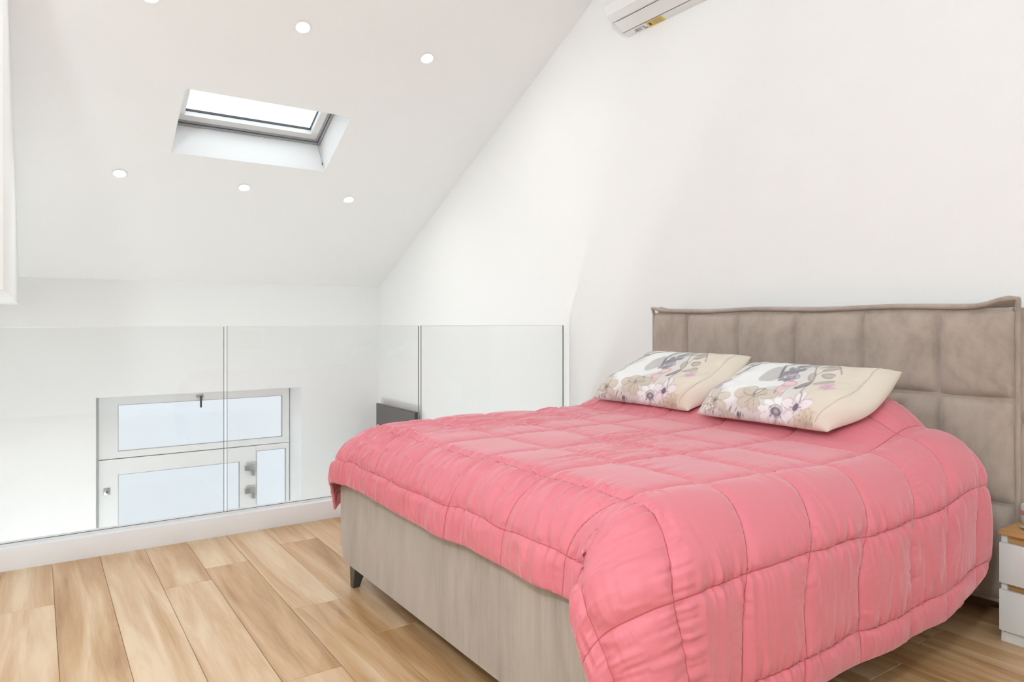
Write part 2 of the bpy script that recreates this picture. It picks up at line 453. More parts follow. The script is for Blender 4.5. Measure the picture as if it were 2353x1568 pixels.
# (sub-parts are children of the sash; the sash itself hangs from window_1)
def build_sash(name, outer, inner, y0, dep=.055, yglass=.03):
    ox0, ox1, oz0, oz1 = outer; ix0, ix1, iz0, iz1 = inner
    bm = bmesh.new()
    bm_box(bm, ox0, ix0, y0, y0+dep, oz0, oz1); bm_box(bm, ix1, ox1, y0, y0+dep, oz0, oz1)
    bm_box(bm, ix0, ix1, y0, y0+dep, iz1, oz1); bm_box(bm, ix0, ix1, y0, y0+dep, oz0, iz0)
    s = from_bm(name, bm, 'window_white'); adopt(win, s)
    g = .006
    bm = bmesh.new()
    for a in ((ix0, ix0+g, iz0, iz1), (ix1-g, ix1, iz0, iz1), (ix0, ix1, iz1-g, iz1), (ix0, ix1, iz0, iz0+g)):
        bm_box(bm, a[0], a[1], y0+.004, y0+yglass, a[2], a[3])
    k = from_bm('bead', bm, 'grey_alu'); k.parent = s
    p = box('pane', ix0, ix1, y0+yglass, y0+yglass+.006, iz0, iz1, 'window_glass'); p.parent = s
    return s
bpy.data.objects.remove(up)
s1 = build_sash('sash', (.505, 2.352, -.200, .425), (.669, 2.277, -.134, .328), Yf)
s2 = build_sash('sash', (.505, 1.985, OZ0+.03, -.207), (.669, 1.818, OZ0+.16, -.360), Yf - .012)
s3 = build_sash('sash', (1.989, 2.352, OZ0+.03, -.207), (1.997, 2.318, OZ0+.10, -.266), Yf)
# handles
def handle(par, x0, x1, zt):
    h = box('handle', x0, x1, Yf - .062, Yf - .040, zt - .060, zt, 'steel', bevel=.006); h.parent = par
    d = box('handle_drop', x1 - .030, x1, Yf - .060, Yf - .012, zt - .120, zt - .050, 'steel', bevel=.006); d.parent = par
handle(s2, 1.86, 1.968, -.402); handle(s2, 1.86, 1.968, -.650)
lk = box('lock', .545, .600, Yf - .030, Yf - .012, -.545, -.485, 'steel', bevel=.004); lk.parent = s2
lk = box('lock_cylinder', .565, .582, Yf - .036, Yf - .028, -.530, -.505, 'dark_metal', bevel=.002); lk.parent = s2
hm = box('latch_plate', 1.384, 1.456, Yf - .012, Yf, .355, .380, 'grey_alu', bevel=.003); hm.parent = s1
hm = box('latch_handle', 1.418, 1.437, Yf - .032, Yf - .012, .252, .372, 'dark_metal', bevel=.005); hm.parent = s1

# ------------------------------------------------------------------ roof window
sky = empty('window_2', slope_pt((SKX0+SKX1)/2, (SKY0+SKY1)/2), kind='structure')
ex = Vector((1, 0, 0)); L = (SKY1 - SKY0)/SD.y
def frame_ring(name, off, thick, inset0, inset1, mat):
    """rectangular ring in the slope plane between two insets from the shaft edge"""
    bm = bmesh.new(); o0 = slope_pt(SKX0, SKY0, off)
    W_ = SKX1 - SKX0
    def pt(a, b, c): return o0 + ex*a + SD*b + SN*c
    def slab(a0, a1, b0, b1):
        q = [pt(a0,b0,0), pt(a1,b0,0), pt(a1,b1,0), pt(a0,b1,0), pt(a0,b0,thick), pt(a1,b0,thick), pt(a1,b1,thick), pt(a0,b1,thick)]
        vs = [bm.verts.new(p) for p in q]
        for f in ((0,3,2,1),(4,5,6,7),(0,1,5,4),(1,2,6,5),(2,3,7,6),(3,0,4,7)): bm.faces.new([vs[i] for i in f])
    i0, i1 = inset0, inset1
    slab(i0, W_-i0, i0, i1); slab(i0, W_-i0, L-i1, L-i0); slab(i0, i1, i1, L-i1); slab(W_-i1, W_-i0, i1, L-i1)
    o = from_bm(name, bm, mat); adopt(sky, o); return o
frame_ring('shadow_gap', SKD - .012, .02, 0.0, .008, 'gasket')
frame_ring('outer_frame', SKD - .026, .06, .006, .020, 'grey_alu')
frame_ring('weather_seal', SKD - .014, .04, .020, .024, 'gasket')
frame_ring('middle_frame', SKD - .012, .06, .024, .042, 'grey_alu')
frame_ring('sash', SKD - .004, .07, .042, .100, 'window_white')
frame_ring('glazing_bead', SKD + .040, .02, .098, .104, 'gasket')
gp = obox('pane', slope_pt(SKX0, SKY0, SKD + .05) + ex*.1 + SD*.1, ex*(SKX1-SKX0-.2), SD*(L-.2), SN*.006, 'roof_glass'); adopt(sky, gp)
cd = tube('pull_cord', [slope_pt(SKX1 - .02, SKY1 - .012, SKD - .02), slope_pt(SKX1 - .016, SKY1 - .02, .07)], .0018, 'ink_grey'); adopt(sky, cd)
cd = tube('cord_toggle', [slope_pt(SKX1 - .016, SKY1 - .02, .075), slope_pt(SKX1 - .016, SKY1 - .02, .05)], [.003, .006], 'ink_dark'); adopt(sky, cd)

# ------------------------------------------------------------------ recessed spotlights
spots = [
 (1.424, 4.480, 'recessed ceiling spotlight above the roof window, nearest its upper edge'),
 (2.328, 4.490, 'recessed ceiling spotlight high on the slope, nearest the headboard wall'),
 (0.548, 4.515, 'recessed ceiling spotlight cut off by the top edge of the photo'),
 (0.523, 6.035, 'leftmost recessed spotlight in the row below the roof window'),
 (1.432, 6.049, 'middle recessed spotlight in the row directly below the roof window'),
 (2.347, 6.062, 'rightmost recessed spotlight in the row below the roof window'),
]
def spot(x, y, label, group):
    z = roof_z(y)
    nrm = Vector((0, -SL, -1)).normalized() if y >= RIDGE else Vector((0, SL, -1)).normalized()
    p = Vector((x, y, z)); q = Vector((0, 0, -1)).rotation_difference(nrm)
    M = Matrix.Translation(p) @ q.to_matrix().to_4x4()
    e = empty('ceiling_spotlight', p, label, 'spotlight', group)
    tr = lathe('trim_ring', [(.042, -.001), (.052, -.001), (.0525, -.005), (.049, -.008), (.042, -.006)], 'plastic_white', n=28, M=M, closed=False)
    ln = lathe('lens', [(.0425, -.002), (.036, -.0055), (.018, -.0072), (.002, -.0078)], 'lamp_glow', n=24, M=M, closed=False)
    adopt(e, tr, ln)
    ld = bpy.data.lights.new('spot_lamp', 'AREA'); ld.shape = 'DISK'; ld.size = .07; ld.energy = SPOT_POWER; ld.color = (1.0, .985, .96)
    ld.spread = math.radians(180)
    lo = bpy.data.objects.new('spot_lamp', ld); C.objects.link(lo)
    lo.matrix_world = Matrix.Translation(p + nrm*.012) @ q.to_matrix().to_4x4()
    lo.parent = e; lo.matrix_parent_inverse = Matrix.Translation(-p)
for x, y, lab in spots: spot(x, y, lab, 'spotlights on the far ceiling slope')

# unseen fill lamps added for brightness: behind the viewpoint and in the room below
def fill_globe_parts(e, loc, glow):
    n = 'fill_globe_glow_%d' % len(MATS)
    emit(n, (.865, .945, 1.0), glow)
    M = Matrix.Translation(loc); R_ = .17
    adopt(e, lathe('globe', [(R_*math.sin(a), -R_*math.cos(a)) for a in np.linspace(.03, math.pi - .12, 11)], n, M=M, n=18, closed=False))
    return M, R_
p = (-1.2, -.25, 2.75)
e = empty('fill_globe_back', p, 'added fill light, a white globe on a cord behind the viewpoint', 'fill light')
M, R_ = fill_globe_parts(e, p, FILL_BACK_GLOW)
adopt(e, tube('cord', [Vector(p) + Vector((0, 0, R_)), Vector((p[0], p[1], roof_z(p[1])))], .004, 'plastic_white'))  # invented cord and cap to carry the added fill globe
adopt(e, lathe('cap', [(.035, R_ - .01), (.035, R_ + .03), (.012, R_ + .045)], 'plastic_white', M=M, n=20))
p = (.2, 5.30, -1.95)
e = empty('fill_globe_low', (p[0], p[1], LOW), 'added fill light, a white globe in the room below, hidden by the kerb', 'floor lamp')
M, R_ = fill_globe_parts(e, p, FILL_LOW_GLOW)
Mf = Matrix.Translation((p[0], p[1], LOW))
adopt(e, tube('pole', [Vector((p[0], p[1], LOW + .02)), Vector(p) - Vector((0, 0, R_ - .01))], .011, 'dark_metal'))  # pole and base made up for the added fill globe
adopt(e, lathe('base', [(.13, 0), (.13, .012), (.05, .022), (.014, .03)], 'dark_metal', M=Mf, n=28))

# ------------------------------------------------------------------ glass balustrade
GY = 4.030
bal = empty('glass_balustrade', (1.4, GY, .104), 'frameless clear glass balustrade along the open mezzanine edge', 'balustrade')
gj = [-2.640, -1.472, -.312, .856, 2.037, 3.220]
panels = []
for i, (a, b_) in enumerate(zip(gj, gj[1:])):
    x0, x1 = a + .009, b_ - .009
    p = box('glass_panel', x0, x1, GY - .006, GY + .006, .100, 1.123, 'balustrade_glass'); adopt(bal, p); panels.append(p)
    bm = bmesh.new()
    bm_box(bm, x0, x1, GY - .0062, GY + .0062, 1.123, 1.1265)
    e = from_bm('polished_edge', bm, 'glass_edge'); e.parent = p
    bm = bmesh.new()
    bm_box(bm, x0 - .0012, x0, GY - .0062, GY + .0062, .100, 1.1265)
    e = from_bm('ground_edge', bm, 'glass_side'); e.parent = p
    bm = bmesh.new(); bm_box(bm, x1, x1 + .0012, GY - .0062, GY + .0062, .100, 1.1265)
    e = from_bm('ground_edge', bm, 'glass_side'); e.parent = p
ch = box('base_channel', LX, WX, GY - .026, GY - .0075, .104, .112, 'plastic_white', bevel=.001); adopt(bal, ch)
ch = box('base_gasket', LX, WX, GY - .0075, GY - .0062, .104, .114, 'gasket'); adopt(bal, ch)
# square ring of dried glue left by a sticker on the second pane
rg = random.Random(9); bm = bmesh.new()
def dab(x, z, r):
    vs = [bm.verts.new((x + r*math.cos(k*math.pi/3)*rg.uniform(.7, 1.2), GY - .0066, z + r*math.sin(k*math.pi/3)*rg.uniform(.7, 1.2))) for k in range(6)]
    c = bm.verts.new((x, GY - .0078, z))
    for k in range(6): bm.faces.new((vs[k], vs[(k+1) % 6], c))
sx0, sx1, sz0, sz1 = .928, 1.058, .978, 1.118
for _ in range(150):
    dab(rg.uniform(sx0, sx1), sz0 + rg.gauss(.006, .005), rg.uniform(.0012, .0030))
for _ in range(120):
    dab(rg.uniform(sx0, sx1), sz1 - .004 + rg.gauss(-.004, .003), rg.uniform(.001, .0026))
for _ in range(34):
    dab(sx0 + rg.choice((.002, .018)), rg.uniform(sz0, sz1), rg.uniform(.001, .0024))
    dab(sx1 - rg.choice((.002, .012)), rg.uniform(sz0, sz1), rg.uniform(.001, .0026))
gl = from_bm('glue_residue', bm, 'residue'); gl.parent = panels[3]; tag(gl, 'dotted square of dried glue', kind='stuff')

# ------------------------------------------------------------------ television on the lower storey wall
tv = empty('television', (3.19, 6.88, -.33), 'dark grey wall-mounted flat television seen through the glass beyond the bed', 'television')
adopt(tv, box('casing', 3.178, 3.215, 6.392, 7.37, -.33, .231, 'screen_black', bevel=.004))
simple('tv_screen', (0.085, 0.09, 0.088), .18)
adopt(tv, box('screen', 3.1755, 3.1785, 6.400, 7.362, -.318, .224, 'tv_screen'))
adopt(tv, box('wall_bracket', 3.215, WX - .001, 6.70, 7.05, -.20, .10, 'dark_metal', bevel=.003))

# ------------------------------------------------------------------ air conditioner
ac = empty('air_conditioner', (3.2, 2.98, 3.04), 'white split air conditioner high on the wall over the bed, yellow sticker underneath', 'air conditioner')
prof = [(3.26, 3.043), (3.203, 3.060), (3.200, 3.075), (3.068, 3.150), (3.050, 3.20), (3.050, 3.315), (3.075, 3.335), (3.26, 3.335)]
a0, a1 = 2.57, 3.389
adopt(ac, prism('body', prof, 'y', a0, a1, 'plastic_white', bevel=.003))
adopt(ac, prism('louvre', [(3.196, 3.061), (3.120, 3.103), (3.1165, 3.100), (3.194, 3.057)], 'y', a0 + .02, a1 - .012, 'plastic_white'))
adopt(ac, prism('front_panel', [(3.1125, 3.108), (3.064, 3.138), (3.045, 3.195), (3.045, 3.315), (3.048, 3.316), (3.049, 3.197), (3.068, 3.142), (3.115, 3.112)], 'y', a0, a1, 'plastic_white'))
adopt(ac, prism('panel_seam', [(3.1165, 3.1045), (3.1125, 3.107), (3.1155, 3.112), (3.1195, 3.109)], 'y', a0 + .002, a1 - .002, 'ink_light'))
adopt(ac, prism('outlet_gap', [(3.2045, 3.0575), (3.1985, 3.0625), (3.2005, 3.066), (3.2065, 3.061)], 'y', a0 + .002, a1 - .002, 'ink_grey'))
# underside direction for the sticker and the printed marks
def under(y0, y1, f0, f1, name, mat, par=ac):
    A = Vector((3.203, 0, 3.060)); B = Vector((3.26, 0, 3.043)); d = B - A
    nn = Vector((d.z, 0, -d.x)).normalized()
    if nn.z > 0: nn = -nn
    p0 = A + d*f0 + nn*.0006; p1 = A + d*f1 + nn*.0006
    me = bpy.data.meshes.new(name); me.from_pydata([(p0.x, y0, p0.z), (p1.x, y0, p1.z), (p1.x, y1, p1.z), (p0.x, y1, p0.z)], [], [(0, 1, 2, 3)])
    me.update(); o = put(name, me, mat)
    sol = o.modifiers.new('thick', 'SOLIDIFY'); sol.thickness = .0006
    adopt(ac, o); return o
st = under(3.055, 3.190, .12, .92, 'sticker', 'sticker_yellow'); tag(st, 'yellow warning sticker')
def under_mark(y0, y1, f0, f1, mat='ink_dark', name='sticker_print'):
    o = under(y0, y1, f0, f1, name, mat); o.location = (0, 0, -.0009); return o
under_mark(3.155, 3.175, .30, .70)
for k in range(4): under_mark(3.070, 3.140, .24 + .16*k, .30 + .16*k, 'ink_grey')
for y0, y1, f0, f1 in ((3.235, 3.30, .35, .45), (3.245, 3.31, .60, .70), (3.215, 3.225, .3, .8), (3.28, 3.29, .25, .75), (3.20, 3.212, .62, .85)):
    under_mark(y0, y1, f0, f1, 'ink_grey', 'printed_mark')

# ------------------------------------------------------------------ bed
bed = empty('bed', (2.1, 2.05, 0), 'grey-beige velvet upholstered double bed with tufted square-panel headboard', 'bed')
HF, HB = 3.055, 3.225     # headboard front and back
hy0, hy1, hz1 = 1.102, 2.992, 1.205
def rounded_rect(y0, y1, z0, z1, r, n=6):
    P = []
    for cy, cz, a in ((y1-r, z1-r, 0), (y0+r, z1-r, 90), (y0+r, z0+r, 180), (y1-r, z0+r, 270)):
        for k in range(n+1):
            t = math.radians(a + 90*k/n); P.append((cy + r*math.cos(t), cz + r*math.sin(t)))
    return P
hb = prism('headboard', rounded_rect(hy0, hy1, .06, hz1, .02), 'x', HF + .032, HB, 'velvet_headboard', bevel=.010); adopt(bed, hb)
def hadopt(o): 
    o.parent = hb
    return o
cols = [2.990, 2.726, 2.381, 2.044, 1.705, 1.382, 1.106]
rows = [1.198, .848, .442, .065]
for ci in range(6):
    for ri in range(3):
        y1, y0 = cols[ci], cols[ci+1]; z1, z0 = rows[ri], rows[ri+1]
        n, m = 19, 19
        u = np.linspace(0, 1, n); u = .5 - .5*np.cos(u*np.pi)*(.6) - .5*(1-2*u)*.4 if False else u
        U, V = np.meshgrid(np.linspace(-1, 1, n), np.linspace(-1, 1, m), indexing='ij')
        U = np.sign(U)*np.abs(U)**.8; V = np.sign(V)*np.abs(V)**.8
        sd = ci*7 + ri*3
        Y = (y0+y1)/2 + U*(y1-y0)/2*.997 + .004*vnoise(V*1.3+sd, U*0+2.2+sd, 3)*np.abs(U)
        Z = (z0+z1)/2 + V*(z1-z0)/2*.997 + .004*vnoise(U*1.3+sd, V*0+5.1+sd, 5)*np.abs(V)
        puff = ((1-np.abs(U)**6)*(1-np.abs(V)**6))
        puff = puff**.55*.042*(.9+.1*(1-U**2)*(1-V**2))
        wr = .0016*vnoise(U*2.2+sd*1.7, V*2.2+sd, 7)*puff/.042
        X = HF + .040 - puff - wr
        P = np.stack([X, Y, Z], -1)
        hadopt(grid_mesh('headboard_pad', P, 'velvet_headboard'))
# piping round the headboard edge, lifted into little ears at the top corners
def ear(y):
    return .030*(np.exp(-((y - hy1)/.045)**2)*.55 + np.exp(-((y - hy0 - .02)/.08)**2)) + .004*math.sin(y*9.0)
top = [(HF + .020, y, hz1 + .008 + ear(y)) for y in np.linspace(hy0 - .004, hy1 + .004, 70)]
side0 = [(HF + .036, hy0 + .001, z) for z in np.linspace(.10, hz1 - .01, 24)]
side1 = [(HF + .034, hy1 + .001, z) for z in np.linspace(hz1 - .01, .10, 24)]
hadopt(tube('piping', side0 + top + side1, .0105, 'velvet_headboard', n=8))
# crown of the headboard behind the piping
hadopt(tube('top_roll', [(HF + .075, y, hz1 + .002 + ear(y)*.8) for y in np.linspace(hy0 + .01, hy1 - .01, 50)], .020, 'velvet_headboard', n=10))
hadopt(tube('side_roll', [(HF + .085, hy0 + .018 + .006*math.sin(z*6), z) for z in np.linspace(.12, hz1 - .02, 30)], .030, 'velvet_headboard', n=12))

# foot panel and rails
fp = prism('foot_panel', rounded_rect(1.120, 2.985, .098, .475, .060, 8), 'x', 1.118, 1.175, 'velvet_frame', bevel=.014); adopt(bed, fp)
adopt(bed, box('side_rail', 1.175, HF + .04, 1.215, 1.245, .125, .455, 'velvet_frame', bevel=.012))
adopt(bed, box('side_rail', 1.175, HF + .04, 2.925, 2.981, .105, .455, 'velvet_frame', bevel=.012))
adopt(bed, box('mattress', 1.215, 3.03, 1.25, 2.90, .30, .63, 'mattress_cloth', bevel=.05, seg=4))
adopt(bed, box('base_board', 1.175, HF + .04, 1.20, 2.925, .25, .30, 'mattress_cloth'))
def leg(x, y, sx, sy):
    bm = bmesh.new()
    a, b_ = .030, .015
    Tt = [(x - a, y - a, .100), (x + a, y - a, .100), (x + a, y + a, .100), (x - a, y + a, .100)]
    dx, dy = .012*sx, .014*sy
    Bt = [(x - b_ + dx, y - b_ + dy, 0), (x + b_ + dx, y - b_ + dy, 0), (x + b_ + dx, y + b_ + dy, 0), (x - b_ + dx, y + b_ + dy, 0)]
    A = [bm.verts.new(p) for p in Tt]; B = [bm.verts.new(p) for p in Bt]
    bm.faces.new(A); bm.faces.new(B[::-1])
    for i in range(4): bm.faces.new((A[i], B[i], B[(i+1) % 4], A[(i+1) % 4]))
    bmesh.ops.bevel(bm, geom=list(bm.edges), offset=.0015, segments=1, affect='EDGES')
    adopt(bed, from_bm('leg', bm, 'dark_metal'))
leg(1.155, 2.865, -1, 1); leg(1.155, 1.24, -1, -1); leg(2.98, 2.865, 1, 1); leg(2.98, 1.45, 1, -1)

# ------------------------------------------------------------------ comforter
ZT = .695
x0, x1, y0, y1 = 1.29, 2.74, 1.27, 2.83
STEP = .0048
px = np.arange(x0 - .355, x1 + .135, STEP); py = np.arange(y0 - .625, y1 + .47, STEP)
PXg, PYg = np.meshgrid(px, py, indexing='ij')
edge = np.minimum(np.minimum(PXg - px[0], px[-1] - PXg), np.minimum(PYg - py[0], py[-1] - PYg))
# the hem lifts a little towards the head end
PYg = np.where(PYg < y0, y0 - (y0 - PYg)*(1 - .13*sstep(2.60, 2.87, PXg)), PYg)
cx_, cy_ = np.clip(PXg, x0, x1), np.clip(PYg, y0, y1)
ox, oy = PXg - cx_, PYg - cy_
r = np.hypot(ox, oy) + 1e-9
wx, wy = (ox/r)**2, (oy/r)**2
foot, near = ox < 0, oy < 0
Rr = np.where(foot, .20, .085)*wx + np.where(near, .19, .215)*wy
Rr = np.where(wx + wy < .5, .2, Rr)
r = r*(1 - .15*np.clip(4*wx*wy, 0, 1)*(foot & ~near))      # rounded cloth corner on the far side
pm = np.where(foot, 1.42, 1.50)*wx + np.where(near, 1.535, 1.56)*wy
# corner: angle squeezed towards the foot side, extra fullness
th = np.arctan2(np.abs(oy), np.abs(ox))
corner = np.clip(np.sin(2*th), 0, 1)*((np.abs(ox) > 1e-6) & (np.abs(oy) > 1e-6))
expn = np.where(foot & near, 2.4, np.where(foot, 1.15, 1.0))
expn = 1 + (expn - 1)*sstep(.06, .32, r)
al = (th/(math.pi/2))**expn*(math.pi/2)
Rc = Rr*(1 + .30*corner*foot*sstep(.08, .34, r))
phi = np.minimum(r/Rr, pm)
rr = np.maximum(r - pm*Rr, 0)
out = Rc*np.sin(phi) + rr*np.cos(pm)
drop = Rr*(1 - np.cos(phi)) + rr*np.sin(pm)
dxs = -np.sign(ox)*-1*np.cos(al)*out; dys = np.sign(oy)*np.sin(al)*out
dxs = np.where(np.abs(ox) < 1e-9, 0, np.sign(ox)*np.cos(al)*out)
dys = np.where(np.abs(oy) < 1e-9, 0, dys)
bump = .018*sstep(2.25, 2.68, cx_) + .128*sstep(2.40, 2.68, cx_)*sstep(1.20, 1.45, cy_)*sstep(2.98, 2.70, cy_)
bump += .010*vnoise(PXg*2.3, PYg*2.3, 31)
X = cx_ + dxs; Y = cy_ + dys; Z = ZT + bump - drop
# soft waves in the hanging side
hang = sstep(.12, .5, r)*(np.abs(oy) > .1)
Y += np.where(near, -1, 1)*hang*.006*np.sin(PXg*13 + 2.2*vnoise(PXg*2, PYg*1.5, 5))*(1 - .5*corner)
hangx = sstep(.1, .35, r)*(foot & (np.abs(ox) > .05))
X -= hangx*.010*vnoise(PYg*6, PXg*2, 8)
base = np.stack([X, Y, Z], -1)
gx = np.gradient(base, axis=0); gy = np.gradient(base, axis=1)
N = np.cross(gx, gy); N /= np.linalg.norm(N, axis=-1, keepdims=True) + 1e-12
for _ in range(10):
    Np = np.pad(N, ((1, 1), (1, 1), (0, 0)), mode='edge')
    N = (Np[:-2, 1:-1] + Np[2:, 1:-1] + Np[1:-1, :-2] + Np[1:-1, 2:] + N)/5
N /= np.linalg.norm(N, axis=-1, keepdims=True) + 1e-12
# quilting seams
Rl = [1.04, 1.235, 1.515, 1.80, 2.08, 2.36, 2.58, 2.82]
Kl = [.735, 1.00, 1.295, 1.633, 1.965, 2.29, 2.615, 2.93, 3.22]
wob = .005*vnoise(PYg*9, PXg*2, 11) + .007*vnoise(PYg*2.4, PXg*1.0, 12)
wok = .005*vnoise(PXg*9, PYg*2, 13) + .005*vnoise(PXg*2.4, PYg*1.0, 14)
lean = -.15*sstep(1.27, .85, PYg)*sstep(1.10, 1.6, PXg)
fan = .085*sstep(1.30, 1.02, PXg)*(sstep(1.75, 1.30, PYg)*sstep(1.0, 1.29, PYg)) - .06*sstep(1.30, 1.02, PXg)*sstep(2.3, 2.65, PYg)
sR = PXg + wob - lean; sK = PYg + wok - fan
dR = np.full_like(PXg, 9.0); dK = np.full_like(PXg, 9.0); iR = np.zeros_like(PXg); iK = np.zeros_like(PXg)
for i, v in enumerate(Rl):
    d = np.abs(sR - v); iR = np.where(d < dR, i, iR); dR = np.minimum(dR, d)
for i, v in enumerate(Kl):
    d = np.abs(sK - v); iK = np.where(d < dK, i, iK); dK = np.minimum(dK, d)
far = sstep(1.55, 1.95, PYg)*(r < .02)
A = .0155 - .001*far + .006*sstep(.05, .3, r)*near
lam = .013
def cell(d): return .72*(1 - np.exp(-d/lam)) + .28*np.clip(d/.15, 0, 1)*(2 - np.clip(d/.15, 0, 1))
puff = A*cell(dR)*cell(dK)*(1 - np.exp(-(edge + .002)/.03))
# gathers running off the seams
def ridge(n): return 1 - 2*np.sqrt(np.abs(n) + .02)          # sharp little pleat crests
g1 = (vnoise(PYg*58 + 1.4*vnoise(PXg*9, PYg*9, 2), PXg*5 + iR*17, 21) + .7*vnoise(PYg*115, PXg*8 + iR*11, 22))
g2 = (vnoise(PXg*52 + 1.4*vnoise(PXg*9, PYg*9, 4), PYg*5 + iK*13, 23) + .7*vnoise(PXg*104, PYg*8 + iK*7, 24))
footz = (foot & (np.abs(ox) > .03))*1.0
patch = sstep(-.35, .45, vnoise(PXg*3.1, PYg*3.1, 61))
patk = sstep(-.35, .45, vnoise(PXg*3.3, PYg*3.3, 62))
e1 = np.exp(-dR/.035)*(.0024 + .0014*footz)*(.35 + .65*patch) + far*.0016*patch + footz*.0020*(.3 + .7*patch)*sstep(1.55, 1.9, PYg)+ footz*.0010
e2 = np.exp(-dK/.034)*.0020*(1 - .7*footz)*(.35 + .65*patk) + .0004*patk + (near & (r > .2))*np.exp(-dK/.055)*.0022*(.4 + .6*patk)
flat = (1 - np.exp(-np.minimum(dR, dK)/.005))
gath = 2.0*(g1*e1 + g2*e2)*flat*(1 - np.exp(-(edge + .001)/.015))
# long slack wrinkles lying across the far half of the top
wr = far*.0080*ridge(vnoise(PYg*17 + 1.6*vnoise(PXg*3, PYg*3, 6), PXg*2.2, 25))*patch*flat
wr += (r < .02)*(1 - far)*.0016*ridge(vnoise(PYg*15 + 1.5*vnoise(PXg*3, PYg*3, 16), PXg*2.4, 35))*sstep(.2, .7, vnoise(PXg*2.6, PYg*2.6, 63))*flat
# tension folds on the foot fall
wr += footz*.0066*ridge(vnoise(PYg*20 + 1.2*vnoise(PXg*5, PYg*4, 7), PXg*2.5, 36))*sstep(-.2, .5, vnoise(PXg*3, PYg*2.3, 64))*flat
# drag folds on the hanging side, mostly running down from the seams
dg = hang*near*.0048*ridge(vnoise((PXg + .30*PYg)*17 + 1.2*vnoise(PXg*4, PYg*4, 9), PYg*3.0, 26))*sstep(.0, .6, vnoise(PXg*2.7, PYg*3.1, 65))*flat
disp = puff + gath + wr + dg + .0016*vnoise(PXg*8, PYg*8, 27)*flat
P = base + N*disp[..., None]*np.where(N[..., 2:3] < -.5, -1, 1)
P[..., 2] = np.maximum(P[..., 2], .02)
lat_r = np.interp(sR.ravel(), Rl, np.arange(len(Rl))).reshape(sR.shape) + np.where(sR < Rl[0], (sR - Rl[0])/.3, 0) + np.where(sR > Rl[-1], (sR - Rl[-1])/.3, 0)
lat_k = np.interp(sK.ravel(), Kl, np.arange(len(Kl))).reshape(sK.shape) + np.where(sK < Kl[0], (sK - Kl[0])/.3, 0) + np.where(sK > Kl[-1], (sK - Kl[-1])/.3, 0)
com = grid_mesh('comforter', P, 'comforter_satin', attrs={'row': ('FLOAT', lat_r), 'column': ('FLOAT', lat_k)})
sm = com.modifiers.new('thickness', 'SOLIDIFY'); sm.thickness = .012; sm.offset = -1
tag(com, 'pink quilted comforter with stitched squares draped over the bed', 'comforter')

